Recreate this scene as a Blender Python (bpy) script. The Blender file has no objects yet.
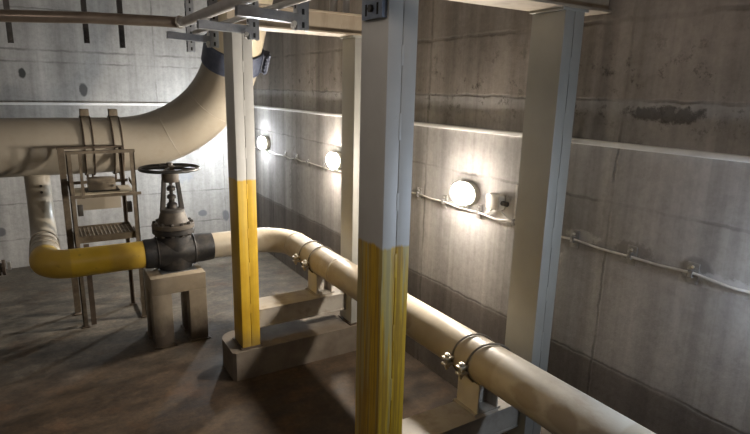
import bpy, bmesh, math, random
from mathutils import Vector, Matrix
random.seed(7)
scene = bpy.context.scene
COL = scene.collection
PI = math.pi

# ------------------------------------------------------------------ mesh helper
class MB:
    def __init__(s): s.bm = bmesh.new()
    def _face(s, vs):
        try: s.bm.faces.new(vs)
        except ValueError: pass
    def box(s, x0, x1, y0, y1, z0, z1, bev=0.0, M=None):
        r = bmesh.ops.create_cube(s.bm, size=1.0)
        vs = r['verts']
        for v in vs:
            v.co = Vector((x0 if v.co.x < 0 else x1, y0 if v.co.y < 0 else y1, z0 if v.co.z < 0 else z1))
        if bev > 0:
            es = list({e for v in vs for e in v.link_edges})
            rb = bmesh.ops.bevel(s.bm, geom=es, offset=bev, segments=2, affect='EDGES', profile=0.6)
            vs = list({v for f in rb['faces'] for v in f.verts} | {v for v in vs if v.is_valid})
        if M is not None:
            for v in vs: v.co = M @ v.co
        return s
    def prism(s, poly, axis, a, b):
        # poly: list of 2D points, extruded along axis ('x','y','z') from a to b
        def P(p, t):
            return {'x': (t, p[0], p[1]), 'y': (p[0], t, p[1]), 'z': (p[0], p[1], t)}[axis]
        A = [s.bm.verts.new(P(p, a)) for p in poly]; B = [s.bm.verts.new(P(p, b)) for p in poly]
        n = len(poly)
        s._face(A[::-1]); s._face(B)
        for i in range(n): s._face((A[i], A[(i+1) % n], B[(i+1) % n], B[i]))
        return s
    def tube(s, path, r, seg=16, closed=False, caps=True):
        path = [Vector(p) for p in path]; n = len(path)
        rs = r if isinstance(r, (list, tuple)) else [r]*n
        rings = []; prev = None
        for i, p in enumerate(path):
            if closed: t = path[(i+1) % n] - path[i-1]
            else: t = path[min(i+1, n-1)] - path[max(i-1, 0)]
            t.normalize()
            if prev is None:
                u = Vector((0, 0, 1)) if abs(t.z) < .9 else Vector((1, 0, 0))
                u = (u - t*u.dot(t)).normalized()
            else:
                u = (prev - t*prev.dot(t)).normalized()
            prev = u; w = t.cross(u)
            rings.append([s.bm.verts.new(p + rs[i]*(math.cos(2*PI*k/seg)*u + math.sin(2*PI*k/seg)*w)) for k in range(seg)])
        m = n if closed else n-1
        for i in range(m):
            A, B = rings[i], rings[(i+1) % n]
            for k in range(seg): s._face((A[k], A[(k+1) % seg], B[(k+1) % seg], B[k]))
        if caps and not closed:
            s._face(rings[0][::-1]); s._face(rings[-1])
        return s
    def cyl(s, p0, p1, r, seg=20, r2=None):
        return s.tube([p0, p1], [r, r if r2 is None else r2], seg)
    def lathe(s, prof, c, axis='z', seg=32):
        # prof: list of (radius, height); closed top & bottom when radius is 0
        c = Vector(c); rings = []
        def P(rad, h, a):
            x, y = rad*math.cos(a), rad*math.sin(a)
            return c + Vector({'z': (x, y, h), 'x': (h, x, y), 'y': (y, h, x)}[axis])
        for rad, h in prof:
            if rad < 1e-6: rings.append([s.bm.verts.new(P(0, h, 0))])
            else: rings.append([s.bm.verts.new(P(rad, h, 2*PI*k/seg)) for k in range(seg)])
        for A, B in zip(rings, rings[1:]):
            for k in range(seg):
                k2 = (k+1) % seg
                if len(A) == 1 and len(B) == 1: continue
                if len(A) == 1: s._face((A[0], B[k2], B[k]))
                elif len(B) == 1: s._face((A[k], A[k2], B[0]))
                else: s._face((A[k], A[k2], B[k2], B[k]))
        if len(rings[0]) > 1: s._face(rings[0][::-1])
        if len(rings[-1]) > 1: s._face(rings[-1])
        return s
    def nut(s, c, axis, r, h):
        return s.lathe([(r, -h/2), (r, h/2)], c, axis, 6)
    def build(s, name, mat, parent=None, o=None, sharp=35, second=None):
        if second is not None:
            tmp = bpy.data.meshes.new('tmp'); second[0].bm.to_mesh(tmp); second[0].bm.free()
            n0 = len(s.bm.faces); s.bm.from_mesh(tmp); bpy.data.meshes.remove(tmp)
            s.bm.faces.ensure_lookup_table()
            for fc in s.bm.faces[n0:]: fc.material_index = 1
        bmesh.ops.recalc_face_normals(s.bm, faces=s.bm.faces[:])
        base = Vector(o) if o is not None else (parent['_b'] and Vector(parent['_b']) if parent is not None else Vector((0, 0, 0)))
        for v in s.bm.verts: v.co -= base
        me = bpy.data.meshes.new(name); s.bm.to_mesh(me); s.bm.free()
        me.polygons.foreach_set('use_smooth', [True]*len(me.polygons))
        me.set_sharp_from_angle(angle=math.radians(sharp))
        if mat: me.materials.append(mat)
        if second is not None: me.materials.append(second[1])
        ob = bpy.data.objects.new(name, me); COL.objects.link(ob)
        if parent is not None: ob.parent = parent; ob['_b'] = tuple(base)
        else: ob.location = base; ob['_b'] = tuple(base)
        return ob

def tag(o, label, cat, group=None, kind=None):
    o['label'] = label; o['category'] = cat
    if group: o['group'] = group
    if kind: o['kind'] = kind
    return o
def thing(name, label, cat, loc, group=None):
    o = bpy.data.objects.new(name, None); COL.objects.link(o); o.location = loc; o['_b'] = tuple(loc)
    o.empty_display_size = .05
    return tag(o, label, cat, group)
def dup(root, loc, label, group=None):
    r = root.copy(); COL.objects.link(r); r.location = loc; r['label'] = label
    if group: r['group'] = group
    for ch in list(root.children):
        c = ch.copy(); COL.objects.link(c); c.parent = r
        for g in list(ch.children):
            d = g.copy(); COL.objects.link(d); d.parent = c
    return r
def struct(name, mb, mat):
    o = mb.build(name, mat); o['kind'] = 'structure'; return o

# ------------------------------------------------------------------ materials
class NT:
    def __init__(s, name, base=None):
        s.m = bpy.data.materials.new(name); s.m.use_nodes = True
        s.t = s.m.node_tree; s.n = s.t.nodes; s.b = s.n['Principled BSDF']
        s.co = s.n.new('ShaderNodeTexCoord').outputs['Object']
        if base: s.co = s.mapping((1, 1, 1), base)
    def link(s, a, b): s.t.links.new(a, b)
    def val(s, x, sock):
        if isinstance(x, (int, float)): sock.default_value = x
        elif isinstance(x, tuple): sock.default_value = x if len(x) == 4 or sock.type == 'VECTOR' else (*x, 1)
        else: s.link(x, sock)
    def math(s, op, a, b=0.0, c=0.0, clamp=False):
        n = s.n.new('ShaderNodeMath'); n.operation = op; n.use_clamp = clamp
        s.val(a, n.inputs[0]); s.val(b, n.inputs[1]); s.val(c, n.inputs[2]); return n.outputs[0]
    def mapping(s, scale=(1, 1, 1), loc=(0, 0, 0), src=None):
        n = s.n.new('ShaderNodeMapping'); n.inputs['Scale'].default_value = scale; n.inputs['Location'].default_value = loc
        s.link(src or s.co, n.inputs['Vector']); return n.outputs[0]
    def noise(s, scale=5, detail=4, rough=.55, vec=None, dist=0.0):
        n = s.n.new('ShaderNodeTexNoise'); n.inputs['Scale'].default_value = scale; n.inputs['Detail'].default_value = detail
        n.inputs['Roughness'].default_value = rough; n.inputs['Distortion'].default_value = dist
        s.link(vec or s.co, n.inputs['Vector']); return n.outputs[0]
    def ramp(s, f, stops):
        n = s.n.new('ShaderNodeValToRGB'); e = n.color_ramp.elements
        while len(e) < len(stops): e.new(.5)
        for el, (p, c) in zip(e, stops):
            el.position = p; el.color = (c, c, c, 1) if isinstance(c, (int, float)) else (*c, 1)
        s.link(f, n.inputs[0]); return n.outputs[0]
    def mix(s, f, a, b, mode='MIX'):
        n = s.n.new('ShaderNodeMix'); n.data_type = 'RGBA'; n.blend_type = mode
        s.val(f, n.inputs[0]); s.val(a, n.inputs[6]); s.val(b, n.inputs[7]); return n.outputs[2]
    def xyz(s):
        n = s.n.new('ShaderNodeSeparateXYZ'); s.link(s.co, n.inputs[0]); return n.outputs
    def step(s, x, edge, soft):      # 1 where x > edge
        n = s.n.new('ShaderNodeMapRange'); s.val(x, n.inputs[0])
        n.inputs[1].default_value = edge - soft; n.inputs[2].default_value = edge + soft; return n.outputs[0]
    def line(s, x, at, w):           # 1 on a thin line
        d = s.math('ABSOLUTE', s.math('SUBTRACT', x, at))
        n = s.n.new('ShaderNodeMapRange'); s.link(d, n.inputs[0]); n.inputs[1].default_value = w*.4; n.inputs[2].default_value = w
        n.inputs[3].default_value = 1; n.inputs[4].default_value = 0; return n.outputs[0]
    def ell(s, a, b, ca, cb, ra, rb, wob=None):   # 1 in an ellipse
        u = s.math('DIVIDE', s.math('SUBTRACT', a, ca), ra); v = s.math('DIVIDE', s.math('SUBTRACT', b, cb), rb)
        d = s.math('ADD', s.math('MULTIPLY', u, u), s.math('MULTIPLY', v, v))
        if wob is not None: d = s.math('ADD', d, s.math('MULTIPLY', s.math('SUBTRACT', wob, .5), 1.6))
        n = s.n.new('ShaderNodeMapRange'); s.link(d, n.inputs[0]); n.inputs[1].default_value = .6; n.inputs[2].default_value = 1.15
        n.inputs[3].default_value = 1; n.inputs[4].default_value = 0; return n.outputs[0]
    def done(s, color, rough=.6, metal=0.0, bump=None, bs=.2, bd=.01, spec=None):
        s.val(color, s.b.inputs['Base Color']); s.val(rough, s.b.inputs['Roughness']); s.b.inputs['Metallic'].default_value = metal
        if spec is not None: s.b.inputs['Specular IOR Level'].default_value = spec
        if bump is not None:
            n = s.n.new('ShaderNodeBump'); n.inputs['Strength'].default_value = bs; n.inputs['Distance'].default_value = bd
            s.link(bump, n.inputs['Height']); s.link(n.outputs[0], s.b.inputs['Normal'])
        return s.m

def paint(name, a, b, rough=.5, scale=6, metal=0.0, dirt=None, dirt_amt=.5, streak=True, bs=.12):
    t = NT(name)
    n = t.noise(scale, 5, .6)
    c = t.mix(t.ramp(n, [(.35, 0.), (.65, 1.)]), a, b)
    if dirt:
        d = t.noise(1, 6, .65, t.mapping((7, 7, 1.6 if streak else 7), (3.1, .7, 1.3)))
        c = t.mix(t.math('MULTIPLY', t.ramp(d, [(.52, 0.), (.72, 1.)]), dirt_amt), c, dirt)
    fine = t.noise(60, 3, .6)
    return t.done(c, rough, metal, fine, bs, .003)

def concrete(name, ca, cb, zj, vaxis, vj, band=None, patches=(), mold=None, streak_lo=.62, warm=None, boards=.84):
    t = NT(name); X = t.xyz(); h = X[0] if vaxis == 'x' else X[1]; z = X[2]
    big = t.noise(1.3, 6, .62)
    c = t.mix(t.ramp(big, [(.3, 0.), (.7, 1.)]), ca, cb)
    # runs of water: vertical streaks
    st = t.noise(1, 5, .6, t.mapping((2.6, 2.6, .12), (4, 9, 0)))
    c = t.mix(1.0, c, t.ramp(st, [(.36, streak_lo), (.5, .95), (.64, 1.12)]), 'MULTIPLY')
    st2 = t.noise(1, 4, .7, t.mapping((14, 14, .5), (1, 2, 0)))
    c = t.mix(1.0, c, t.ramp(st2, [(.3, .84), (.6, 1.04)]), 'MULTIPLY')
    fine = t.noise(26, 6, .7)
    c = t.mix(1.0, c, t.ramp(fine, [(.25, .8), (.6, 1.04)]), 'MULTIPLY')
    wn = t.n.new('ShaderNodeTexWhiteNoise'); wn.noise_dimensions = '1D'
    t.link(t.math('FLOOR', t.math('DIVIDE', t.math('ADD', h, t.math('MULTIPLY', t.math('SUBTRACT', t.noise(5, 2, .5), .5), .02)), .17)), wn.inputs['W'])
    c = t.mix(1.0, c, t.ramp(wn.outputs['Value'], [(0., boards), (1., 1.03)]), 'MULTIPLY')
    wob = t.noise(9, 4, .6)
    off = t.math('MULTIPLY', t.math('SUBTRACT', wob, .5), .035)
    zz = t.math('ADD', z, off); hh = t.math('ADD', h, off)
    lines = None
    br = t.ramp(t.noise(3.2, 4, .6, t.mapping((1, 1, 1), (7, 3, 2))), [(.38, 0.15), (.6, 1.)])
    for q, w in zj:
        l = t.line(zz, q, w); lines = l if lines is None else t.math('MAXIMUM', lines, l)
    for q, w in vj:
        l = t.line(hh, q, w); lines = l if lines is None else t.math('MAXIMUM', lines, l)
    if lines is not None:
        lines = t.math('MULTIPLY', lines, br)
        c = t.mix(t.math('MULTIPLY', lines, .5), c, (.06, .055, .05))
    # pour levels of slightly different tone
    if warm:
        k = t.step(zz, warm[0], .01); c = t.mix(1.0, c, t.mix(k, (1, 1, 1), warm[1]), 'MULTIPLY')
    if band:
        k = t.step(t.math('ADD', z, t.math('MULTIPLY', off, .7)), band[0], .02)
        c = t.mix(1.0, c, t.mix(k, band[1], (1, 1, 1)), 'MULTIPLY')
    wob2 = t.math('ADD', t.math('MULTIPLY', t.math('SUBTRACT', t.noise(22, 5, .7), .5), 2.6), .5)
    for (a, b, ra, rb, col, amt) in patches:
        small = max(ra, rb) < .09
        c = t.mix(t.math('MULTIPLY', t.ell(h, z, a, b, ra, rb, wob if small else wob2), amt), c, col)
    if mold:
        pit = t.ramp(t.noise(13, 5, .75, t.mapping((1, 1, 1), (2, 8, 5))), [(.56, 0.), (.66, 1.)])
        win = t.math('MULTIPLY', t.step(z, mold[0], .12), t.math('SUBTRACT', 1, t.step(z, mold[1], .12)))
        c = t.mix(t.math('MULTIPLY', t.math('MULTIPLY', pit, win), .7), c, (.05, .042, .035))
    bump = t.math('SUBTRACT', t.math('ADD', fine, t.math('MULTIPLY', big, 2.0)), t.math('MULTIPLY', lines if lines is not None else 0.0, .8))
    return t.done(c, .85, 0, bump, .35, .006, .3)

m_right = concrete('right_wall_concrete', (.355, .338, .322), (.485, .463, .442), [(.69, .008), (1.505, .010), (1.985, .010), (2.335, .014)], 'y',
                   [(5.98, .018), (3.02, .014), (1.55, .009), (.62, .01)], band=(.69, (.47, .44, .42)), mold=(1.85, 2.22), streak_lo=.66,
                   patches=[(1.40, 1.30, .10, .05, (.18, .17, .16), .6), (1.12, 1.29, .07, .06, (.16, .155, .15), .6), (1.36, 1.93, .20, .035, (.05, .045, .04), .7),
                            (1.00, 1.27, .16, .035, (.55, .55, .55), .55), (1.68, 1.31, .10, .03, (.55, .53, .5), .5), (2.2, 1.33, .12, .10, (.6, .57, .52), .45),
                            (5.35, .95, .12, .42, (.17, .16, .15), .55)], warm=(1.985, (.88, .82, .76)))  # tall dark patch on the far stretch is a cast shadow painted in
m_back = concrete('back_wall_concrete', (.36, .35, .33), (.48, .465, .44), [(.316, .010), (.714, .010), (1.25, .006), (2.214, .012), (2.335, .014), (2.75, .01)], 'x',
                  [(1.22, .010), (-.62, .008), (1.98, .006), (2.62, .01)], streak_lo=.78, boards=.96,
                  patches=[(-.095, 2.09, .035, .055, (.05, .05, .048), .95), (.46, 1.935, .04, .075, (.09, .09, .088), .9), (1.686, .42, .06, .045, (.15, .16, .18), .8),
                           (1.98, .36, .05, .075, (.15, .16, .18), .8), (1.45, .95, .16, .12, (.28, .30, .34), .55), (1.28, .98, .09, .16, (.32, .33, .36), .4),
                           (-.46, .42, .05, .05, (.10, .10, .11), .8), (-.8, .36, .04, .06, (.10, .10, .11), .7)])
m_shell = concrete('rough_concrete', (.20, .19, .17), (.27, .25, .23), [(.7, .01), (1.5, .01), (2.3, .01)], 'y', [(1.0, .01), (3.0, .01)])

def floor_material():
    t = NT('stained_concrete_floor'); X = t.xyz()
    big = t.noise(.9, 6, .62, None, .6)
    c = t.mix(t.ramp(big, [(.33, 0.), (.66, 1.)]), (.036, .023, .013), (.078, .053, .032))
    # slab turns lighter and greyer towards the back wall
    wob = t.noise(2.2, 5, .6)
    far = t.step(t.math('ADD', X[1], t.math('MULTIPLY', t.math('SUBTRACT', wob, .5), 1.4)), 4.3, .55)
    c = t.mix(t.math('MULTIPLY', far, .8), c, t.mix(t.ramp(big, [(.3, 0.), (.7, 1.)]), (.105, .088, .066), (.185, .162, .128)))
    st = t.noise(1, 5, .65, t.mapping((2.2, 5.5, 1), (2, 5, 0)))
    c = t.mix(1.0, c, t.ramp(st, [(.34, .4), (.6, 1.15)]), 'MULTIPLY')
    rust = t.ramp(t.noise(2.4, 5, .7, t.mapping((1, 1, 1), (5, 1, 0))), [(.55, 0.), (.75, 1.)])
    c = t.mix(t.math('MULTIPLY', rust, .5), c, (.13, .062, .025))
    fine = t.noise(30, 6, .7)
    c = t.mix(1.0, c, t.ramp(fine, [(.3, .68), (.65, 1.15)]), 'MULTIPLY')
    c = t.mix(1.0, c, t.ramp(t.noise(6, 5, .7), [(.34, .7), (.62, 1.2)]), 'MULTIPLY')
    return t.done(c, t.ramp(st, [(.3, .5), (.7, .85)]), 0, t.math('ADD', fine, t.math('MULTIPLY', big, 2)), .3, .006, .35)
m_floor = floor_material()
m_ceil = paint('ceiling_concrete', (.18, .165, .15), (.24, .22, .20), .9, 2)
m_plinth = paint('plinth_concrete', (.115, .092, .068), (.19, .158, .12), .85, 5, dirt=(.12, .09, .065), dirt_amt=.7, streak=False, bs=.4)
m_trim = paint('white_strip', (.74, .73, .70), (.82, .81, .79), .5, 8, dirt=(.5, .48, .45), dirt_amt=.3)
m_beige = paint('beige_pipe_paint', (.50, .435, .34), (.60, .535, .43), .36, 3.5, dirt=(.24, .175, .115), dirt_amt=.55, streak=False)
m_big = paint('beige_main_paint', (.265, .232, .182), (.325, .29, .232), .42, 1.6, dirt=(.25, .205, .15), dirt_amt=.4, streak=False)
m_cream = paint('cream_pipe_paint', (.50, .44, .32), (.55, .48, .355), .35, 3)
m_steelbeam = paint('brown_beam_paint', (.33, .275, .205), (.40, .335, .25), .55, 4, dirt=(.17, .125, .085), dirt_amt=.6)
m_crossbeam = paint('grey_brown_steel', (.29, .265, .225), (.39, .36, .31), .5, 5, dirt=(.16, .125, .095), dirt_amt=.7, streak=False)
m_support = paint('beige_support_paint', (.52, .485, .42), (.60, .56, .49), .5, 6, dirt=(.2, .15, .1), dirt_amt=.5)
m_dark = paint('dark_steel', (.045, .042, .04), (.085, .078, .07), .45, 14, .4)
m_galv = paint('galvanised_steel', (.30, .315, .335), (.40, .415, .435), .38, 25, .75, dirt=(.14, .13, .12), dirt_amt=.5)
m_bluegalv = paint('blue_grey_steel', (.20, .235, .30), (.28, .32, .39), .4, 25, .55)
m_hole = NT('slot_black').done((.012, .012, .012), .8)
m_zinc = paint('bright_zinc', (.58, .57, .54), (.70, .69, .66), .3, 30, .8)
m_clamp = paint('clamp_paint', (.33, .30, .24), (.43, .39, .32), .45, 30, .2, dirt=(.13, .10, .07), dirt_amt=.6)
m_black = paint('black_valve_paint', (.010, .010, .011), (.022, .022, .023), .52, 9, dirt=(.12, .10, .08), dirt_amt=.45, streak=False)
m_bonnet = paint('dusty_cast_iron', (.06, .05, .04), (.115, .098, .077), .6, 12, dirt=(.05, .045, .04), dirt_amt=.6)
m_yoke = paint('yoke_cast_iron', (.04, .038, .036), (.075, .07, .064), .55, 12)
m_wheel = paint('black_wheel_paint', (.022, .022, .022), (.05, .048, .045), .4, 15)
m_conduit = paint('brown_conduit_steel', (.15, .12, .095), (.21, .17, .135), .3, 10, .65)
m_greyflex = paint('grey_conduit_coat', (.46, .45, .44), (.56, .55, .54), .45, 8, dirt=(.22, .21, .2), dirt_amt=.4)
m_plat = paint('rusty_beige_angle', (.075, .056, .036), (.145, .115, .077), .6, 12, dirt=(.05, .03, .018), dirt_amt=.9, streak=False)
m_platdark = paint('rusty_dark_angle', (.055, .038, .025), (.10, .072, .048), .7, 10, dirt=(.035, .022, .014), dirt_amt=.8)
m_shelf = paint('cream_shelf_sheet', (.60, .525, .38), (.70, .62, .47), .5, 9, dirt=(.3, .21, .12), dirt_amt=.6, streak=False)
m_grate = paint('grating_steel', (.22, .18, .13), (.33, .28, .21), .55, 18, .3, dirt=(.06, .04, .025), dirt_amt=.6)
m_box = paint('brown_box_paint', (.22, .185, .135), (.30, .255, .19), .5, 10, dirt=(.08, .055, .035), dirt_amt=.5)
m_flange = paint('blue_dark_coupling', (.05, .06, .095), (.09, .105, .15), .5, 15, .15)
m_cable = paint('white_cable', (.50, .48, .44), (.64, .62, .57), .5, 20, dirt=(.35, .32, .28), dirt_amt=.5)
m_rod = paint('dull_brown_rod', (.10, .085, .065), (.16, .135, .105), .5, 30, .3)
m_clip = paint('clip_steel', (.22, .21, .20), (.36, .35, .33), .45, 40, .3)
m_jbox = paint('white_plastic', (.55, .52, .46), (.64, .61, .55), .5, 20)

def stand_material():
    t = NT('beige_block_paint'); X = t.xyz()
    n = t.noise(7, 5, .6)
    c = t.mix(t.ramp(n, [(.35, 0.), (.65, 1.)]), (.225, .185, .13), (.30, .25, .18))
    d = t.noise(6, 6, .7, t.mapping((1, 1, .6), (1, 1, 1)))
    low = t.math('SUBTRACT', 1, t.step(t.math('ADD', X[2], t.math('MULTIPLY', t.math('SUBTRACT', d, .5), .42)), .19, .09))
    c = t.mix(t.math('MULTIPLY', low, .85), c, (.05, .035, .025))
    return t.done(c, .75, 0, t.noise(50, 4, .6), .3, .003)
m_stand = stand_material()

def column_material(name, wear, zedge, g1=(.45, .445, .415), g2=(.53, .525, .49)):
    # object z = height above the column foot
    t = NT(name); X = t.xyz()
    n = t.noise(4, 5, .6)
    c = t.mix(t.ramp(n, [(.3, 0.), (.7, 1.)]), g1, g2)
    sc = t.ramp(t.noise(16, 4, .7), [(.66, 0.), (.74, 1.)])
    c = t.mix(t.math('MULTIPLY', sc, .35), c, (.22, .19, .15))
    if zedge:
        y = t.mix(t.ramp(t.noise(5, 4, .6), [(.35, 0.), (.65, 1.)]), (.55, .335, .022), (.66, .43, .035))
        gr = t.noise(1, 6, .7, t.mapping((42, 42, 1.1), (3, 2, 1)))
        gr2 = t.noise(1, 5, .7, t.mapping((16, 16, .7), (6, 1, 4)))
        y = t.mix(t.math('MULTIPLY', t.ramp(gr, [(.46, 0.), (.54, 1.)]), wear*.8), y, (.33, .19, .035))
        y = t.mix(t.math('MULTIPLY', t.ramp(gr2, [(.52, 0.), (.57, 1.)]), wear*.5), y, (.42, .43, .24))
        e = t.math('ADD', X[2], t.math('MULTIPLY', t.math('SUBTRACT', gr2, .5), .012 + .03*wear))
        k = t.step(e, zedge, .006)
        c = t.mix(k, y, c)
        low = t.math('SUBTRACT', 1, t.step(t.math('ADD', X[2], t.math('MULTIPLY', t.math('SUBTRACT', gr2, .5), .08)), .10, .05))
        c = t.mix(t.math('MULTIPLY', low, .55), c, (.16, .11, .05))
    return t.done(c, .48, 0, t.noise(1, 4, .6, t.mapping((60, 60, 6))), .12, .003)
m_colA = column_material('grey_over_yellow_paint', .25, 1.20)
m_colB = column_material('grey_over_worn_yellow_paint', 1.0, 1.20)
m_colC = column_material('grey_green_paint', 0, None, (.32, .315, .28), (.38, .375, .335))
m_slit = NT('seam_shadow_gap').done((.03, .03, .03), .9)

def yellow_pipe_material():
    # elbow and yellow run: patches of fresher and older yellow along x; beige riser
    t = NT('yellow_and_beige_pipe_paint', (-.055, 4.383, .71)); X = t.xyz()
    n = t.noise(5, 5, .6)
    y = t.mix(t.ramp(n, [(.35, 0.), (.65, 1.)]), (.66, .43, .03), (.76, .52, .05))
    y2 = t.mix(t.ramp(n, [(.35, 0.), (.65, 1.)]), (.56, .36, .05), (.64, .43, .06))
    mid = t.math('MULTIPLY', t.step(X[0], .10, .004), t.math('SUBTRACT', 1, t.step(X[0], .36, .02)))
    y = t.mix(mid, y2, y)
    sp = t.ramp(t.noise(9, 5, .7), [(.62, 0.), (.72, 1.)])
    y = t.mix(t.math('MULTIPLY', sp, .5), y, (.2, .13, .04))
    b = t.mix(t.ramp(n, [(.35, 0.), (.65, 1.)]), (.33, .29, .225), (.41, .365, .29))
    k = t.step(t.math('ADD', X[1], t.math('MULTIPLY', t.math('SUBTRACT', n, .5), .08)), 4.60, .03)
    return t.done(t.mix(k, y, b), .36, 0, t.noise(50, 3, .6), .12, .003)
m_yellow = yellow_pipe_material()

def run_pipe_material():
    t = NT('patched_beige_pipe_paint', (1.76, 4.383, .71)); X = t.xyz()
    n = t.noise(3.5, 5, .6)
    c = t.mix(t.ramp(n, [(.35, 0.), (.65, 1.)]), (.345, .30, .228), (.43, .38, .295))
    lt = None
    for a, b in ((3.28, 3.44), (3.62, 3.86), (1.0, 1.62)):
        k = t.math('MULTIPLY', t.step(X[1], a, .006), t.math('SUBTRACT', 1, t.step(X[1], b, .006)))
        lt = k if lt is None else t.math('MAXIMUM', lt, k)
    c = t.mix(t.math('MULTIPLY', lt, .5), c, (.50, .47, .405))
    d = t.noise(1, 6, .7, t.mapping((5, 2.5, 5), (3, 1, 1)))
    c = t.mix(t.math('MULTIPLY', t.ramp(d, [(.52, 0.), (.7, 1.)]), .6), c, (.25, .185, .125))
    for yc in (1.42, 1.22, 1.05, 2.35):
        e = t.ell(X[1], X[2], yc, .735, .09, .05, t.noise(12, 4, .6))
        c = t.mix(t.math('MULTIPLY', e, .5), c, (.17, .12, .08))
    return t.done(c, .45, 0, t.noise(50, 3, .6), .12, .003)
m_run = run_pipe_material()

def lamp_glass(name, col, strength):
    t = NT(name); t.b.inputs['Emission Color'].default_value = (*col, 1); t.b.inputs['Emission Strength'].default_value = strength
    return t.done((.9, .9, .9), .4)

# ------------------------------------------------------------------ setting
XW, YB, XL, YF, ZC = 2.29, 6.9, -2.9, -2.6, 3.3
T = .25
struct('floor', MB().box(XL-T, XW+T, YF-T, YB+T, -.2, 0), m_floor)
struct('wall_right', MB().box(XW, XW+T, YF-T, YB+T, 0, ZC), m_right)
struct('wall_back', MB().box(XL-T, XW, YB, YB+T, 0, ZC), m_back)
struct('wall_left', MB().box(XL-T, XL, YF-T, YB, 0, ZC), m_shell)
struct('wall_front', MB().box(XL, XW, YF-T, YF, 0, ZC), m_shell)
struct('ceiling', MB().box(XL-T, XW+T, YF-T, YB+T, ZC, ZC+.2), m_ceil)
struct('trim_1', MB().box(XL, XW, YB-.03, YB, 1.768, 1.796, .004), m_trim)
struct('trim_2', MB().box(XW-.022, XW, YF, YB-.03, 1.767, 1.793, .004), m_trim)

# ------------------------------------------------------------------ plinths, columns, beams
ZP = .21
def plinth(y0, y1, x0, label):
    o = (x0, (y0+y1)/2, 0)
    mb = MB(); r = .12
    poly = [(XW, y0), (XW, y1)]
    poly += [(x0+r - r*math.sin(a), y1-r + r*math.cos(a)) for a in [PI/2*k/8 for k in range(9)]]
    poly += [(x0, y0+.02), (x0+.02, y0)]
    mb.prism(poly, 'z', 0, ZP)
    ob = mb.build('concrete_plinth', m_plinth, o=o)
    return tag(ob, label, 'plinth')
plinth(3.385, 3.76, .985, 'low concrete plinth with a rounded end under the yellow-footed left column')
plinth(1.62, 2.00, .985, 'low concrete plinth under the near middle column, cut off by the bottom edge')

def column(x0, y0, mat, label, ztop=2.37):
    w, d = .127, .188
    o = (x0+w/2, y0+d/2, ZP)
    r = thing('steel_column', label, 'column', o, 'box columns of the pipe frames')
    z0 = ZP+.012; g = .0013; xm = x0+w/2
    MB().box(x0, xm-g, y0, y0+d, z0, ztop, .003).build('channel', mat, r)
    MB().box(xm+g, x0+w, y0, y0+d, z0, ztop, .003).build('channel', mat, r)
    MB().box(xm-.012, xm+.012, y0+.01, y0+d-.01, z0, ztop-.01).build('seam_shade_strip', m_slit, r)  # near-black fill puts the shade of the open seam into colour
    z = z0+.25; i = 0
    wb = MB()
    while z < ztop-.1:
        for yy in (y0, y0+d):
            wb.box(xm-.005, xm+.005, yy-.0012, yy+.0012, z, z+.07+.03*(i % 2), .0008)
        z += .27; i += 1
    wb.build('weld_bead', mat, r)
    MB().box(x0-.014, x0+w+.014, y0-.010, y0+d+.014, ZP, ZP+.012, .002).build('base_plate', m_platdark, r)
    MB().box(x0-.02, x0+w+.02, y0-.004, y0+d+.004, ztop-.012, ztop, .002).build('cap_plate', mat, r)
    return r
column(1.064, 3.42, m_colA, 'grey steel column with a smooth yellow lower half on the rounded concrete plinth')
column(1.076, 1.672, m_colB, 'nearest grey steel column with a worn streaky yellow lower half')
column(1.980, 1.672, m_colC, 'all-grey steel column at the right, standing behind the beige pipe by the wall')
column(1.930, 3.42, m_colC, 'grey steel column half hidden behind the nearest streaky yellow column')

def top_beam(y0, x0, x1, label):
    o = ((x0+x1)/2, y0+.095, 2.37)
    r = thing('steel_beam', label, 'beam', o, 'top beams of the pipe frames')
    MB().box(x0, x1, y0-.01, y0+.20, 2.37, 2.382, .002).build('bottom_flange', m_steelbeam, r)
    MB().box(x0, x1, y0-.01, y0+.20, 2.498, 2.51, .002).build('top_flange', m_steelbeam, r)
    MB().box(x0, x1, y0+.012, y0+.022, 2.382, 2.498).build('web', m_steelbeam, r)
    for xx in (x0+.07, (x0+x1)/2, x1-.07):
        MB().box(xx-.005, xx+.005, y0+.022, y0+.19, 2.382, 2.498).build('stiffener', m_steelbeam, r)
    return r
top_beam(3.42, 1.04, 2.28, 'brown steel beam across the top of the far column pair')
top_beam(1.672, 1.05, 2.28, 'steel beam across the top of the near column pair, at the upper photo edge')

def cross_beam(y0, y1, x0, x1, label):
    o = ((x0+x1)/2, (y0+y1)/2, .30); zt, zb = .45, .31
    r = thing('cross_beam', label, 'beam', o, 'low cross beams under the pipe')
    MB().box(x0, x1, y0, y1, zt-.012, zt, .002).build('top_flange', m_crossbeam, r)
    MB().box(x0, x1, y0, y1, zb, zb+.012, .002).build('bottom_flange', m_crossbeam, r)
    MB().box(x0, x1, y0+.004, y0+.014, zb+.012, zt-.012).build('web', m_crossbeam, r)
    for xx in (x0+.005, x1-.012):
        MB().box(xx, xx+.008, y0+.014, y1-.004, zb+.012, zt-.012).build('end_plate', m_crossbeam, r)
    return r
cross_beam(3.50, 3.72, 1.196, 1.929, 'low steel cross beam between the left yellow column and the half-hidden column')
cross_beam(1.715, 1.895, 1.208, 1.979, 'low steel cross beam between the nearest column and the right grey column')

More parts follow.
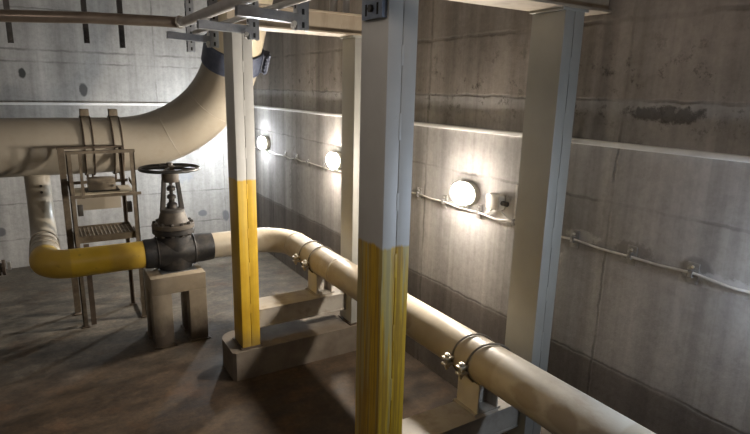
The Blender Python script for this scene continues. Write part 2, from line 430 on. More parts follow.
# ------------------------------------------------------------------ the beige / yellow pipe
PX, PY, PZ, PR = 1.76, 4.383, .71, .106
def arc(c, a, b, r, a0, a1, n=12):
    c, a, b = Vector(c), Vector(a), Vector(b)
    return [c + r*(math.cos(t)*a + math.sin(t)*b) for t in [a0+(a1-a0)*k/n for k in range(n+1)]]
RB = .30
path = [(1.13, PY, PZ), (PX-RB, PY, PZ)] + arc((PX-RB, PY-RB, PZ), (0, 1, 0), (1, 0, 0), RB, 0, PI/2)[1:] + [(PX, 3.2, PZ), (PX, 2.0, PZ), (PX, .3, PZ), (PX, -2.59, PZ)]
pipe = thing('water_pipe', 'long beige pipe running from the black valve round a bend and along the right wall', 'pipe', (PX, PY, PZ))
body = MB().tube(path, PR, 40).build('pipe_run', m_run, pipe)
wm = MB()
for yy in (3.30, 2.55):
    MB().tube([(PX + (PR+.0005)*math.cos(a), yy, PZ + (PR+.0005)*math.sin(a)) for a in [2*PI*k/40 for k in range(40)]], .004, 8, True).build('weld_ring', m_run, body)
for p in (((PX-RB), PY, 'x'), (PX, PY-RB, 'y')):
    pts = []
    for k in range(40):
        a = 2*PI*k/40; c, s_ = (PR+.0005)*math.cos(a), (PR+.0005)*math.sin(a)
        pts.append((p[0], p[1]+c, PZ+s_) if p[2] == 'x' else (p[0]+c, p[1], PZ+s_))
    MB().tube(pts, .004, 8, True).build('weld_ring', m_run, body)

# yellow run, elbow, back run, riser to the main pipe
LX = -.055; r2 = .098
ypath = [(.60, PY, PZ), (LX+.17, PY, PZ)] + arc((LX+.17, PY+.17, PZ), (0, -1, 0), (-1, 0, 0), .17, 0, PI/2)[1:] + [(LX, 5.05, PZ)]
ypath += [(LX, 5.18, PZ)] + arc((LX, 5.18, PZ+.32), (0, 0, -1), (0, 1, 0), .32, 0, PI/2, 6)[1:] + [(LX, 5.5, 1.235)]
yrs = []
for p in ypath:
    yv = p[1]; yrs.append(PR if yv < 4.6 else r2)
yp = thing('yellow_pipe', 'yellow pipe left of the black valve, bending back and up into the big main pipe', 'pipe', (LX, PY, PZ))
yb = MB().tube(ypath, yrs, 40).build('pipe_run', m_yellow, yp)
for yy in (4.62, 4.78, 4.92, 5.06):
    MB().tube([(LX + (r2+.003)*math.cos(a), yy, PZ + (r2+.003)*math.sin(a)) for a in [2*PI*k/40 for k in range(40)]], .006, 8, True).build('weld_ring', m_yellow, yb)
MB().tube([(LX + (r2+.004)*math.cos(a), 5.5+(r2+.004)*math.sin(a), 1.225) for a in [2*PI*k/40 for k in range(40)]], .007, 8, True).build('weld_ring', m_yellow, yb)
for dz in (.02, .075):
    MB().nut((LX+.02, 5.5-r2-.004, 1.06+dz), 'y', .012, .012).build('bolt', m_dark, yb)

# ------------------------------------------------------------------ gate valve
VX = .835
v = thing('gate_valve', 'black gate valve with a horizontal handwheel on a beige block stand', 'valve', (VX, PY, PZ-.135))
vb = MB()
vb.tube([(.602, PY, PZ), (.62, PY, PZ), (.66, PY, PZ), (.70, PY, PZ), (.76, PY, PZ), (.91, PY, PZ), (.97, PY, PZ), (1.01, PY, PZ), (1.03, PY, PZ), (1.128, PY, PZ)],
        [.112, .116, .116, .120, .137, .137, .120, .116, .118, .112], 40)
vb.lathe([(.125, -.134), (.135, -.10), (.135, .08), (.128, .13), (.128, .155)], (VX, PY, PZ), 'z', 36)
body = vb.build('body', m_black, v, sharp=50)
for xx in (.695, .975):
    MB().tube([(xx, PY+.122*math.cos(a), PZ+.122*math.sin(a)) for a in [2*PI*k/40 for k in range(40)]], .006, 8, True).build('weld_ring', m_black, body)
MB().lathe([(.155, .155), (.160, .159), (.160, .190), (.155, .194)], (VX, PY, PZ), 'z', 40).build('body_flange', m_black, v)
MB().lathe([(.155, .196), (.160, .200), (.160, .228), (.154, .232), (.122, .234), (.106, .275), (.092, .320), (.084, .345)], (VX, PY, PZ), 'z', 40).build('bonnet', m_bonnet, v)
for k in range(12):
    a = 2*PI*(k+.5)/12
    b = MB(); c = (VX+.140*math.cos(a), PY+.140*math.sin(a))
    b.cyl((*c, PZ+.142), (*c, PZ+.252), .008, 10); b.nut((*c, PZ+.240), 'z', .015, .016); b.nut((*c, PZ+.149), 'z', .015, .014)
    b.build('flange_bolt', m_dark, v)
# yoke: two legs either side of the stem, tapering inwards to the top collar
yk = MB()
for s_ in (-1, 1):
    yk.prism([(VX+s_*.088, PZ+.335), (VX+s_*.056, PZ+.335), (VX+s_*.038, PZ+.575), (VX+s_*.062, PZ+.575)][::s_], 'y', PY-.028, PY+.028)
yk.lathe([(.092, .325), (.092, .345), (.06, .352)], (VX, PY, PZ), 'z', 32)
yk.build('yoke', m_yoke, v)
MB().lathe([(.060, .560), (.064, .566), (.064, .632), (.055, .64), (.036, .65)], (VX, PY, PZ), 'z', 28).build('yoke_sleeve', m_bonnet, v)
st = MB().cyl((VX, PY, PZ+.34), (VX, PY, PZ+.70), .014, 14)
st.lathe([(.040, .352), (.040, .385), (.022, .40), (.022, .425), (.034, .43), (.034, .45), (.02, .462)], (VX, PY, PZ), 'z', 20)
st.lathe([(.03, .49), (.034, .495), (.034, .515), (.02, .53)], (VX, PY, PZ), 'z', 16)
st.build('stem', m_dark, v)
HZ = PZ+.665
wh = MB().tube([(VX+.215*math.cos(a), PY+.215*math.sin(a), HZ) for a in [2*PI*k/56 for k in range(56)]], .0135, 12, True)
wheel = wh.build('handwheel', m_wheel, v)
for k in range(5):
    a = 2*PI*k/5 + .5
    MB().tube([(VX+.03*math.cos(a), PY+.03*math.sin(a), HZ+.004), (VX+.12*math.cos(a), PY+.12*math.sin(a), HZ+.004), (VX+.21*math.cos(a), PY+.21*math.sin(a), HZ)], [.013, .010, .009], 10).build('spoke', m_wheel, wheel)
MB().lathe([(.036, -.014), (.040, -.008), (.040, .016), (.034, .022)], (VX, PY, HZ), 'z', 24).build('hub', m_bonnet, wheel)
MB().nut((VX, PY, HZ+.034), 'z', .024, .022).build('hub_nut', m_bonnet, wheel)

# stand under the valve: thick slab on four stout legs with foot plates
s0 = thing('valve_stand', 'beige painted block stand with four stout legs under the black valve', 'stand', (.81, 4.30, 0))
SX0, SX1, SY0, SY1 = .605, 1.015, 4.165, 4.50
MB().box(SX0, SX1, SY0, SY1, .43, .568, .006).build('block_top', m_stand, s0)
for (x0, x1) in ((SX0, SX0+.145), (SX1-.135, SX1)):
    for (y0, y1) in ((SY0, SY0+.11), (SY1-.11, SY1)):
        lg = MB().box(x0, x1, y0, y1, .012, .431, .005).build('leg', m_stand, s0)
        MB().box(x0-.012, x1+.012, y0-.02, y1+.012, 0, .012, .002).build('foot_plate', m_platdark, lg)
MB().box(.70, .97, 4.25, 4.47, .568, .5725, .001).build('bearing_plate', m_galv, s0)

# ------------------------------------------------------------------ pipe supports and clamps
def support(yc, label):
    x0, x1, w = 1.700, 1.838, .155
    r = thing('pipe_support', label, 'support', (PX, yc, .45), 'stub posts under the long pipe')
    zt = PZ - PR + .002
    MB().box(x0, x0+.010, yc-w/2, yc+w/2, .458, zt+.006, .0015).build('flange', m_support, r)
    MB().box(x1-.010, x1, yc-w/2, yc+w/2, .458, zt+.006, .0015).build('flange', m_support, r)
    MB().box(x0+.010, x1-.010, yc-.005, yc+.005, .458, PZ-PR-.001).build('web', m_support, r)
    MB().box(x0-.018, x1+.018, yc-w/2-.002, yc+w/2+.012, .45, .458, .0015).build('base_plate', m_crossbeam, r)
    return r
def clamp(yc, label, k=0.0):
    r = thing('pipe_clamp', label, 'clamp', (PX, yc, PZ), 'rod clamps round the long pipe')
    R = PR+.0068
    MB().tube([(PX+R*math.cos(a), yc-k*R*math.cos(a), PZ+R*math.sin(a)) for a in [math.radians(-48+276*k/44) for k in range(45)]], .0050, 10).build('rod_hoop', m_rod, r)
    lx = PX-R-.022; lz = PZ-.012; yc = yc + k*(R+.01)
    lug = MB()
    lug.box(lx-.028, lx+.024, yc-.020, yc+.020, lz+.012, lz+.022, .002)
    lug.box(lx-.028, lx+.024, yc-.020, yc+.020, lz-.022, lz-.012, .002)
    lg = lug.build('lug', m_clamp, r)
    b = MB().cyl((lx-.006, yc, lz-.048), (lx-.006, yc, lz+.040), .0065, 10)
    b.nut((lx-.006, yc, lz+.030), 'z', .013, .013); b.nut((lx-.006, yc, lz-.029), 'z', .013, .013)
    b.build('bolt', m_clamp, lg)
    return r
support(3.64, 'beige stub post under the long pipe near its far bend')
support(1.815, 'pale stub post under the long pipe between the nearest and right columns')
clamp(3.60, 'rod clamp on the far pipe post, the nearer of its pair')
clamp(3.77, 'rod clamp on the far pipe post, the one closest to the bend')
clamp(1.735, 'rod clamp on the near pipe post, the right one of its pair', .40)
clamp(1.855, 'rod clamp on the near pipe post, the left one of its pair', .30)

# ------------------------------------------------------------------ big main pipe with elbow
BY, BZ, BR = 5.5, 1.46, .248
mp = thing('main_pipe', 'large beige main pipe along the back wall sweeping up in a wide elbow', 'pipe', (0, BY, BZ))
tilt, RBIG, TH = math.radians(32), .95, math.radians(88)
S = Vector((.60, BY, BZ)); wv = Vector((0, -math.sin(tilt), math.cos(tilt))); xv = Vector((1, 0, 0))
pts = [Vector((XL+.01, BY, BZ)), Vector((-1, BY, BZ)), Vector((0, BY, BZ)), S]
for k in range(1, 25):
    a = TH*k/24; pts.append(S + RBIG*math.sin(a)*xv + RBIG*(1-math.cos(a))*wv)
Ecur = pts[-1]; tdir = (math.cos(TH)*xv + math.sin(TH)*wv).normalized()
mbody = MB().tube(pts, BR, 56).build('pipe_run', m_big, mp)
top = MB().tube([Ecur, Ecur + tdir*1.05], BR-.006, 56).build('riser', m_cream, mp)
def ring_pts(c, t, r, n=56):
    t = t.normalized(); u = xv - t*xv.dot(t); u.normalize(); w = t.cross(u)
    return [c + r*(math.cos(2*PI*k/n)*u + math.sin(2*PI*k/n)*w) for k in range(n)]
# seams of the elbow segments
for k in (0, 8, 16):
    a = TH*k/24; c = S + RBIG*math.sin(a)*xv + RBIG*(1-math.cos(a))*wv
    MB().tube(ring_pts(c, math.cos(a)*xv + math.sin(a)*wv, BR), .0035, 8, True).build('weld_ring', m_big, mbody)
CP = Ecur + tdir*.06
coup = MB().tube([CP - tdir*.085, CP - tdir*.08, CP + tdir*.08, CP + tdir*.085], [BR+.008, BR+.014, BR+.014, BR+.008], 56).build('coupling', m_flange, mp)
for q in (-.092, .092):
    MB().tube(ring_pts(CP + tdir*q, tdir, BR+.004), .012, 10, True).build('coupling_ring', m_flange, coup)
u0 = (xv - tdir*xv.dot(tdir)).normalized(); w0 = tdir.cross(u0)
for k in range(5):
    a = math.radians(-20)
    dirv = math.cos(a)*u0 + math.sin(a)*w0
    side = (-math.sin(a)*u0 + math.cos(a)*w0)
    c = CP + tdir*(-.07 + .035*k) + dirv*(BR+.052)
    b = MB().cyl(c - side*.075, c + side*.05, .010, 10); b.cyl(c - side*.065, c - side*.035, .019, 6); b.cyl(c + side*.035, c + side*.06, .019, 6)
    b.build('bolt', m_flange, coup)
MB().box(-.02, .05, -.05, .05, -.09, .09, .005, Matrix.Translation(CP + (math.cos(math.radians(-20))*u0+math.sin(math.radians(-20))*w0)*(BR+.015)) @ Matrix((u0, w0, tdir)).transposed().to_4x4()).build('bolt_bar', m_flange, coup)

def strap(xc, label):
    r = thing('pipe_strap', label, 'strap', (xc, BY, BZ), 'steel straps round the main pipe')
    w, R = .035, BR
    mb = MB(); n = 64; rings = []
    for k in range(n):
        a = 2*PI*k/n; ring = []
        for (xx, rr) in ((-w, R+.001), (-w, R+.012), (w, R+.012), (w, R+.001)):
            ring.append(mb.bm.verts.new((xc+xx, BY+rr*math.cos(a), BZ+rr*math.sin(a))))
        rings.append(ring)
    for k in range(n):
        A, B = rings[k], rings[(k+1) % n]
        for j in range(4): mb._face((A[j], A[(j+1) % 4], B[(j+1) % 4], B[j]))
    mb.build('band', m_big, r)
    for sx in (-1, 1):
        MB().tube([(xc+sx*w, BY+(R+.014)*math.cos(a), BZ+(R+.014)*math.sin(a)) for a in [2*PI*k/64 for k in range(64)]], .006, 8, True).build('edge_rib', m_platdark, r)
    MB().box(xc-w*1.0, xc+w*1.0, BY-.05, BY+.05, BZ+R+.010, BZ+R+.075, .004).build('top_lug', m_plat, r)
    for sx in (-1, 1):
        MB().cyl((xc+sx*w*.6, BY-.03, BZ-R-.08), (xc+sx*w*.6, BY-.03, BZ-R-.005), .010, 8).build('strap_bolt', m_platdark, r)
strap(.355, 'steel strap round the main pipe above the platform, the left of two')
strap(.585, 'steel strap round the main pipe above the platform, the right of two')

# pipe stub at the far left by the back wall
ps = thing('pipe_stub', 'short dark flanged pipe stub low at the left photo edge', 'pipe', (-.45, 6.0, 0))
MB().tube([(-.9, 6.0, .28), (-.42, 6.0, .28)], .045, 18).build('pipe_run', m_dark, ps)
for xx in (-.455, -.415):
    MB().lathe([(.075, -.012), (.075, .012)], (xx, 6.0, .28), 'x', 20).build('flange', m_platdark, ps)
MB().box(-.385, -.36, 5.985, 6.015, .25, .33, .003).build('tap_lever', m_zinc, ps)
MB().box(-.62, -.56, 5.96, 6.04, 0, .24, .003).build('foot', m_platdark, ps)

# ------------------------------------------------------------------ access platform
pf = thing('access_platform', 'rusty beige angle-iron platform frame with shelf and grating behind the yellow pipe', 'platform', (.37, 5.0, 0))
AX0, AX1, AY0, AY1, AZ = .155, .65, 4.84, 5.215, 1.475
def angle_post(x, y, sx, sy, w, z0, z1, mat, name='post'):
    t = .008
    mb = MB()
    mb.box(min(x, x+sx*w), max(x, x+sx*w), min(y, y+sy*t), max(y, y+sy*t), z0, z1)
    mb.box(min(x, x+sx*t), max(x, x+sx*t), min(y, y+sy*w), max(y, y+sy*w), z0, z1)
    p = mb.build(name, mat, pf)
    MB().box(min(x, x+sx*w)-.012, max(x, x+sx*w)+.012, min(y, y+sy*w)-.012, max(y, y+sy*w)+.012, 0, .01, .002).build('foot_plate', m_platdark, p)
    return p
angle_post(AX0, AY0, 1, 1, .036, .01, AZ, m_plat)
angle_post(AX1, AY0, -1, 1, .036, .01, AZ, m_plat)
angle_post(AX0-.045, AY1, 1, -1, .050, .01, AZ+.0, m_plat)
angle_post(AX1-.045, AY1, -1, -1, .032, .01, AZ, m_platdark)
MB().box(AX0-.005, AX1+.005, AY0-.006, AY0+.03, AZ, AZ+.008).box(AX0-.005, AX1+.005, AY0-.006, AY0, AZ-.016, AZ).build('top_rail', m_plat, pf)
MB().box(AX0-.05, AX1-.04, AY1-.03, AY1+.004, AZ, AZ+.008).box(AX0-.05, AX1-.04, AY1-.002, AY1+.004, AZ-.014, AZ).build('top_rail', m_platdark, pf)
for (xa, xb, nm) in ((AX0-.012, AX0-.004, 0), (AX1-.004, AX1+.004, 1)):
    pass
MB().box(.240, .262, AY0-.002, AY0+.006, 1.10, AZ).box(.245, .253, AY0+.006, AY0+.03, 1.10, AZ).build('brace_post', m_plat, pf)
MB().box(AX0+.06, AX0+.10, AY0+.01, AY0+.018, .01, .72).build('brace_post', m_platdark, pf)
# shelf
SZ = 1.125
MB().box(AX0+.02, AX1-.02, AY0+.008, AY1-.01, SZ, SZ+.006).build('shelf_sheet', m_shelf, pf)
MB().box(AX0, AX1+.03, AY0-.012, AY0-.004, SZ-.020, SZ+.004).build('shelf_edge', m_plat, pf)
MB().box(AX0-.04, AX1-.02, AY1-.006, AY1+.002, SZ+.035, SZ+.06).build('shelf_edge', m_plat, pf)
MB().prism([(AY0, SZ+.006), (AY0, SZ+.034), (AY1, SZ+.07), (AY1, SZ+.04)], 'x', AX1-.012, AX1-.004).build('shelf_edge', m_platdark, pf)
MB().prism([(AY0, SZ+.006), (AY0, SZ+.034), (AY1, SZ+.07), (AY1, SZ+.04)], 'x', AX0+.004, AX0+.012).build('shelf_edge', m_platdark, pf)
# apron plate behind and dark clip blocks
MB().box(AX0+.06, AX1-.09, AY1-.016, AY1-.008, .93, 1.075).build('apron_plate', m_big, pf)
for xx in (AX0+.045, AX1-.085):
    MB().box(xx, xx+.04, AY0+.012, AY0+.05, .955, 1.045, .004).build('clip_block', m_dark, pf)
# grating tread
GZ = .775
gr = MB().box(AX0+.03, AX1-.03, AY0+.01, AY0+.016, GZ-.045, GZ+.012).box(AX0+.02, AX1-.05, AY1-.016, AY1-.01, GZ-.03, GZ+.02)
gr.box(AX0+.03, AX0+.036, AY0+.01, AY1-.01, GZ-.03, GZ+.012).box(AX1-.05, AX1-.044, AY0+.01, AY1-.01, GZ-.03, GZ+.03)
grf = gr.build('grating_frame', m_plat, pf)
bars = MB(); k = 0
x = AX0+.06
while x < AX1-.06:
    bars.box(x-.003, x+.003, AY0+.016, AY1-.016, GZ-.02, GZ+.006); x += .030
y = AY0+.045
while y < AY1-.03:
    bars.box(AX0+.036, AX1-.05, y-.003, y+.003, GZ-.008, GZ+.004); y += .05
bars.build('grating', m_grate, grf)
for xx in (AX0, AX1-.01):
    MB().box(xx, xx+.008, AY0+.03, AY1-.03, GZ-.06, GZ-.02).build('side_rail', m_plat, pf)
MB().box(AX1-.004, AX1+.004, AY0+.02, AY0+.36, .03, .055).build('foot_rail', m_platdark, pf)

bx = thing('metal_box', 'small brown metal box on a dark base, lying on the platform shelf', 'box', (.405, 5.02, SZ+.006))
MB().box(.275, .53, 4.94, 5.12, SZ+.006, SZ+.016, .002).build('base', m_dark, bx)
MB().prism([(4.955, SZ+.016), (5.105, SZ+.016), (5.105, SZ+.105), (4.99, SZ+.105), (4.955, SZ+.075)], 'x', .30, .505).build('case', m_box, bx)
MB().nut((.49, 4.95, SZ+.05), 'y', .010, .012).build('knob', m_zinc, bx)
MB().box(.315, .49, 4.985, 5.10, SZ+.105, SZ+.109, .001).build('lid', m_box, bx)

# ------------------------------------------------------------------ hanging brackets, conduits overhead
HX = 1.03
def slotted(mb, holes, x, y, z0, z1, w, d, t=.004):
    # C channel, open towards +y, slot marks on the face towards the viewer (-y)
    mb.box(x-w/2, x+w/2, y, y+t, z0, z1).box(x-w/2, x-w/2+t, y+t, y+d, z0, z1).box(x+w/2-t, x+w/2, y+t, y+d, z0, z1)
    z = z0+.022
    while z < z1-.02:
        holes.box(x-.006, x+.006, y-.0012, y+.001, z-.012, z+.012); z += .055
        holes.box(x-w/2-.0012, x-w/2+.001, y+d*.35, y+d*.65, z-.042, z-.012)
def bracket(yc, label, mat, arm=True, x=HX):
    zb = 2.25
    r = thing('hanging_bracket', label, 'bracket', (x, yc, ZC), 'slotted strut brackets overhead')
    mb, ho = MB(), MB()
    slotted(mb, ho, x, yc-.021, zb, ZC, .055, .042)
    ch = mb.build('hanger_channel', mat, r, second=(ho, m_hole))
    if arm:
        a = MB(); t = .004
        x0, x1, za, zc = x-.29, x-.029, 2.279, 2.320
        a.box(x0, x1, yc-.0205, yc-.0205+t, za, zc).box(x0, x1, yc+.0205-t, yc+.0205, za, zc).box(x0, x1, yc-.0205+t, yc+.0205-t, za, za+t)
        a.box(x0, x1, yc-.016, yc-.008, zc-t, zc).box(x0, x1, yc+.008, yc+.016, zc-t, zc)
        for vv in a.bm.verts: vv.co.z += (x1-vv.co.x)*.035
        ar = a.build('arm', mat, r)
        MB().box(x-.275, x-.235, yc-.024, yc+.024, zc+.0095, zc+.0135, .001).build('saddle_strap', m_zinc, ar)
        g = MB().prism([(x-.029, za), (x-.029, zc), (x-.075, za)], 'y', yc-.024, yc-.021); g.build('gusset', mat, ar)
        b = MB().nut((x-.045, yc-.027, za-.004), 'y', .012, .012); b.cyl((x-.04, yc-.005, za-.03), (x-.04, yc-.005, za+.002), .007, 8); b.nut((x-.04, yc-.005, za-.012), 'z', .013, .012)
        b.build('bolt', m_zinc, ar)
    return r
bracket(3.70, 'slotted strut bracket just left of the left column top', m_galv)
bracket(2.94, 'slotted strut bracket hanging in front of the left column top', m_galv)
bracket(2.31, 'slotted strut bracket overhead between the left and nearest columns', m_galv)
pb = thing('hanging_bracket', 'blue-grey slotted bracket plate fixed to the side of the nearest column top', 'bracket', (1.05, 1.76, 2.25), 'slotted strut brackets overhead')
pm = MB().box(1.054, 1.058, 1.682, 1.822, 2.25, 2.62, .001).box(1.058, 1.0755, 1.682, 1.686, 2.25, 2.62).box(1.058, 1.0755, 1.818, 1.822, 2.25, 2.62).build('channel', m_bluegalv, pb)
for yy in (1.712, 1.79):
    for k in range(5):
        MB().box(1.053, 1.0545, yy-.006, yy+.006, 2.262+.07*k, 2.302+.07*k).build('slot', m_hole, pm)
MB().nut((1.049, 1.752, 2.285), 'x', .014, .012).build('bolt', m_dark, pm)
bracket(4.32, 'short slotted channel hanging by the riser left of the left column', m_galv, arm=False)

def hang_bar(x, y, zb, label, hook=False):
    r = thing('hanging_bar', label, 'bracket', (x, y, ZC), 'dark hanging bars along the back wall')
    MB().box(x-.016, x+.016, y-.004, y, zb, ZC).box(x-.016, x-.012, y, y+.03, zb, ZC).build('angle_bar', m_dark if not hook else m_conduit, r)
    if hook:
        MB().tube([(x-.006, y-.012, zb+.16), (x+.006, y-.02, zb+.11), (x+.012, y-.018, zb+.07), (x+.004, y-.012, zb+.045)], .007, 8).build('hook', m_zinc, r)
    MB().nut((x, y-.009, zb+.03), 'y', .010, .010).build('bolt', m_dark, r)
hang_bar(-.095, 4.2, 2.237, 'leftmost dark bar hanging below the brown conduit')
hang_bar(.33, 4.2, 2.262, 'dark hanging bar with a pale hook, second from the left')
hang_bar(.546, 4.2, 2.245, 'dark hanging bar below the brown conduit, longest and third from the left')

CX, CY, CZ, CR = .79, 3.50, 2.366, .031
cp = thing('conduit', 'brown steel conduit across the top left, bending into a grey length', 'conduit', (.0, CY, CZ))
RC = .09
MB().tube([(XL+.01, CY, CZ-.085), (-1, CY, CZ-.080), (-.1, CY, CZ-.036), (.3, CY, CZ-.012), (CX-RC-.04, CY, CZ), (CX-RC, CY, CZ)] + arc((CX-RC, CY-RC, CZ), (0, 1, 0), (1, 0, 0), RC, 0, PI/2*.55, 6)[1:], CR, 18).build('steel_length', m_conduit, cp)
a55 = arc((CX-RC, CY-RC, CZ), (0, 1, 0), (1, 0, 0), RC, PI/2*.55, PI/2, 5)
MB().tube(a55 + [(CX, 2.9, CZ), (CX, 2.3, CZ), (CX, .2, CZ), (CX, YF+.01, CZ)], CR-.004, 18).build('grey_length', m_greyflex, cp)
MB().tube([a55[0], a55[1]], CR+.006, 18).build('coupling', m_zinc, cp)
c2 = MB().tube([(.925, 3.78, 2.342), (.925, 3.0, 2.342), (.925, 1.5, 2.342), (.925, YF+.01, 2.342)], .0135, 14).build('thin_conduit', m_greyflex, o=(.925, 2, 2.342))
tag(c2, 'thin grey conduit lying on the strut arms beside the slotted brackets', 'conduit')
# pipes running up above the far beam
for i, (xx, rr) in enumerate(((1.80, .028), (1.90, .024))):
    o = MB().tube([(xx, 3.50, 2.51), (xx, 3.50, 2.9), (xx, 3.50, ZC)], rr, 14).build('riser_conduit', m_greyflex, o=(xx, 3.5, 2.51))
    tag(o, ['thin pipe rising from the far top beam, the left of two', 'thin pipe rising from the far top beam, the right of two'][i], 'pipe', 'thin pipes above the far beam')

# ------------------------------------------------------------------ right-wall cable, clips, lamps, junction box
clips = [.80, 1.132, 1.412, 1.732, 2.143, 2.447, 2.793, 3.079, 3.45, 3.85, 4.20, 4.60, 4.971, 5.271, 5.571, 6.10]
pts = [(XW-.016, YF, 1.29), (XW-.016, .0, 1.288)]
ys = clips + [6.7]
for i, y in enumerate(ys):
    pts.append((XW-.016, y, 1.283 + .005*math.sin(i*2.1)))
    if i+1 < len(ys): pts.append((XW-.016, (y+ys[i+1])/2, 1.272 + .006*math.sin(i*1.3)))
pts += [(XW-.03, YB-.03, 1.29), (XW-.10, YB-.016, 1.295), (2.0, YB-.016, 1.30), (1.70, YB-.016, 1.30), (1.68, YB-.016, 1.28), (1.68, YB-.016, 1.22)]
wc = MB().tube(pts, .0062, 10).build('wall_cable', m_cable, o=(XW-.016, 3, 1.28))
tag(wc, 'white cable clipped along the right wall below the lamps', 'cable')
clip_lab = {.80: None, 1.132: 'cable clip on the right wall, closest to the right photo edge', 1.412: 'cable clip on the right wall, middle of the three right of the right grey column',
            1.732: 'cable clip on the right wall right beside the right grey column', 2.143: 'cable clip close to the left edge of the right grey column',
            2.447: 'cable clip just right under the big bright lamp', 2.793: 'cable clip just left of the big bright lamp', 3.079: 'cable clip beside the right edge of the nearest column',
            4.20: 'cable clip just right of the middle wall lamp', 4.60: 'cable clip just left of the middle wall lamp', 4.971: 'cable clip on the far wall stretch, nearest the middle lamp of three',
            5.271: 'cable clip on the far wall stretch, centre of three between the far lamps', 5.571: 'cable clip on the far wall stretch, nearest the farthest lamp of three', 6.10: 'cable clip right beside the farthest wall lamp'}
for y in clips:
    lab = clip_lab.get(y)
    if not lab: continue
    z = 1.283
    r = thing('cable_clip', lab, 'clip', (XW, y, z), 'clips holding the wall cable')
    MB().box(XW-.006, XW, y-.024, y+.024, z-.046, z+.046, .002).build('back_plate', m_clip, r)
    MB().box(XW-.028, XW-.0235, y-.010, y+.010, z-.012, z+.016, .0015).box(XW-.028, XW-.006, y-.010, y+.010, z+.012, z+.016).box(XW-.028, XW-.006, y-.010, y+.010, z-.016, z-.012).build('saddle', m_clip, r)
    MB().nut((XW-.009, y, z+.028), 'x', .006, .007).build('screw', m_zinc, r)

WARM, COOL = (1.0, .90, .79), (.88, .94, 1.0)
LAMP_W, LAMP_C = 760, 780
g_warm = lamp_glass('warm_lamp_glass', WARM, LAMP_W)
g_mid = lamp_glass('middle_lamp_glass', (1.0, .90, .78), 880)
g_cool = lamp_glass('cool_lamp_glass', COOL, LAMP_C)
g_near = lamp_glass('near_lamp_glass', (.70, .82, 1.0), 230)
g_left = lamp_glass('left_fill_glass', (1.0, .86, .74), 22)
g_skirt = lamp_glass('frosted_lamp_skirt', (1.0, .93, .84), 9)
g_warm2 = lamp_glass('ceiling_lamp_glass', (1.0, .86, .77), 58)
def lamp(y, z, glass, label):
    r = thing('bulkhead_lamp', label, 'lamp', (XW, y, z), 'bulkhead lamps on the right wall')
    def sup(n, ry, rz, xs):      # oval body: list of (x, scale)
        mb = MB(); rings = []
        for (x, s_) in xs:
            rings.append([mb.bm.verts.new((x, y+s_*ry*math.cos(2*PI*k/n), z+s_*rz*math.sin(2*PI*k/n))) for k in range(n)])
        for A, B in zip(rings, rings[1:]):
            for k in range(n): mb._face((A[k], A[(k+1) % n], B[(k+1) % n], B[k]))
        mb._face(rings[0]); mb._face(rings[-1]); return mb
    sup(32, .098, .073, [(XW, 1), (XW-.030, 1), (XW-.036, .95)]).build('base', m_jbox, r)
    sup(32, .095, .071, [(XW-.070, .99), (XW-.082, .88), (XW-.092, .68), (XW-.099, .42), (XW-.102, .12)]).build('glass', glass, r)
    sup(32, .095, .071, [(XW-.034, 1), (XW-.055, 1.0), (XW-.0698, .985)]).build('glass_skirt', g_skirt, r)
    MB().tube([(XW-.036, y+.097*math.cos(2*PI*k/32), z+.0725*math.sin(2*PI*k/32)) for k in range(32)], .004, 8, True).build('bezel', m_jbox, r)
    MB().cyl((XW-.014, y, z-.079), (XW-.014, y, 1.285), .009, 10).build('cable_gland', m_jbox, r)
    return r
lamp(2.555, 1.382, g_warm, 'brightest bulkhead lamp on the right wall between the nearest and right columns')
lamp(4.33, 1.378, g_mid, 'lit bulkhead lamp just left of the half-hidden grey column')
lamp(6.15, 1.368, g_cool, 'farthest lit lamp, bluish white, just right of the left column')
lamp(.68, 1.372, g_near, 'bulkhead lamp on the right wall beyond the right photo edge')

jb = thing('junction_box', 'pale junction box between the brightest lamp and the right grey column', 'box', (XW, 2.265, 1.365))
MB().box(XW-.055, XW, 2.235, 2.345, 1.330, 1.424, .016).build('case', m_jbox, jb)
MB().box(XW-.061, XW-.055, 2.243, 2.337, 1.338, 1.416, .003).build('lid', m_jbox, jb)
MB().cyl((XW-.027, 2.236, 1.377), (XW-.027, 2.195, 1.377), .015, 12).build('cable_gland', m_dark, jb)
MB().tube([(XW-.02, 2.32, 1.332), (XW-.018, 2.345, 1.305), (XW-.016, 2.37, 1.287)], .006, 8).build('cable_tail', m_cable, jb)
MB().tube([(XW-.02, 2.262, 1.332), (XW-.018, 2.22, 1.305), (XW-.016, 2.17, 1.287)], .006, 8).build('cable_tail', m_cable, jb)
vc = MB().cyl((XW-.008, 2.150, 1.30), (XW-.008, 2.150, 1.50), .006, 10).build('vertical_cable', m_cable, o=(XW, 2.15, 1.3))
tag(vc, 'short white cable rising up the wall close to the right grey column', 'cable')

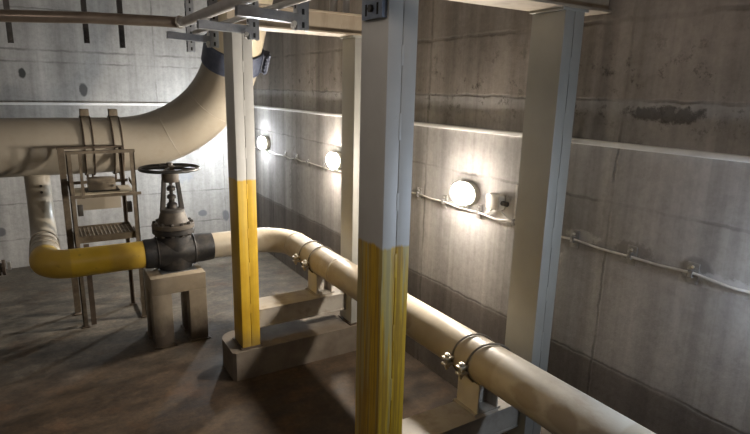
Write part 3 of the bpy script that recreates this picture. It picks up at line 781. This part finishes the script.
# unseen lamp, added on the left wall to light the left-facing sides
lw = thing('left_fill_lamp', 'unseen round lamp added on the left wall to light the column sides', 'lamp', (XL, 2.6, 2.3))
MB().lathe([(.13, 0), (.13, .03), (.12, .035)], (XL, 2.6, 2.3), 'x', 32).build('base', m_jbox, lw)
MB().lathe([(.11, .035), (.108, .05), (.09, .085), (.05, .105), (.015, .11)], (XL, 2.6, 2.3), 'x', 32).build('glass', g_left, lw)
# pendant lamp near the viewer, outside the frame
LXp, LYp, LZp = .08, .80, 2.55
cl = thing('pendant_lamp', 'lamp hanging from the ceiling just ahead of the camera, above the top photo edge', 'lamp', (LXp, LYp, ZC))
MB().cyl((LXp, LYp, LZp+.12), (LXp, LYp, ZC), .006, 8).build('cord', m_dark, cl)
MB().lathe([(.03, .14), (.045, .12), (.05, .07), (.04, .065)], (LXp, LYp, LZp), 'z', 24).build('holder', m_dark, cl)
MB().lathe([(.035, .068), (.06, .05), (.085, .0), (.075, -.045), (.045, -.075), (.01, -.085)], (LXp, LYp, LZp), 'z', 32).build('bulb', g_warm2, cl)

# ------------------------------------------------------------------ world, camera, view
w = bpy.data.worlds.new('World'); scene.world = w; w.use_nodes = True
w.node_tree.nodes['Background'].inputs[0].default_value = (.5, .5, .55, 1); w.node_tree.nodes['Background'].inputs[1].default_value = 0.0

f, pi_, ya, ro = 539.74, math.radians(13.16859), math.radians(31.86834), math.radians(1.36605)
fwd = Vector((math.sin(ya)*math.cos(pi_), math.cos(ya)*math.cos(pi_), -math.sin(pi_)))
rt = Vector((math.cos(ya), -math.sin(ya), 0)); up = rt.cross(fwd)
r2v = math.cos(ro)*rt + math.sin(ro)*up; u2v = -math.sin(ro)*rt + math.cos(ro)*up
cam = bpy.data.cameras.new('Camera'); cam.sensor_width = 36; cam.lens = f*36/750; cam.clip_start = .02
co = bpy.data.objects.new('Camera', cam); COL.objects.link(co)
Mx = Matrix((r2v, u2v, -fwd)).transposed().to_4x4(); Mx.translation = (0, 0, 2.0)
co.matrix_world = Mx
scene.camera = co
vs = scene.view_settings
scene.display_settings.display_device = 'sRGB'
vs.view_transform = 'Standard'; vs.look = 'None'; vs.gamma = 1.0; vs.use_curve_mapping = False; vs.exposure = 0.0
for ob in bpy.data.objects:
    if '_b' in ob: del ob['_b']
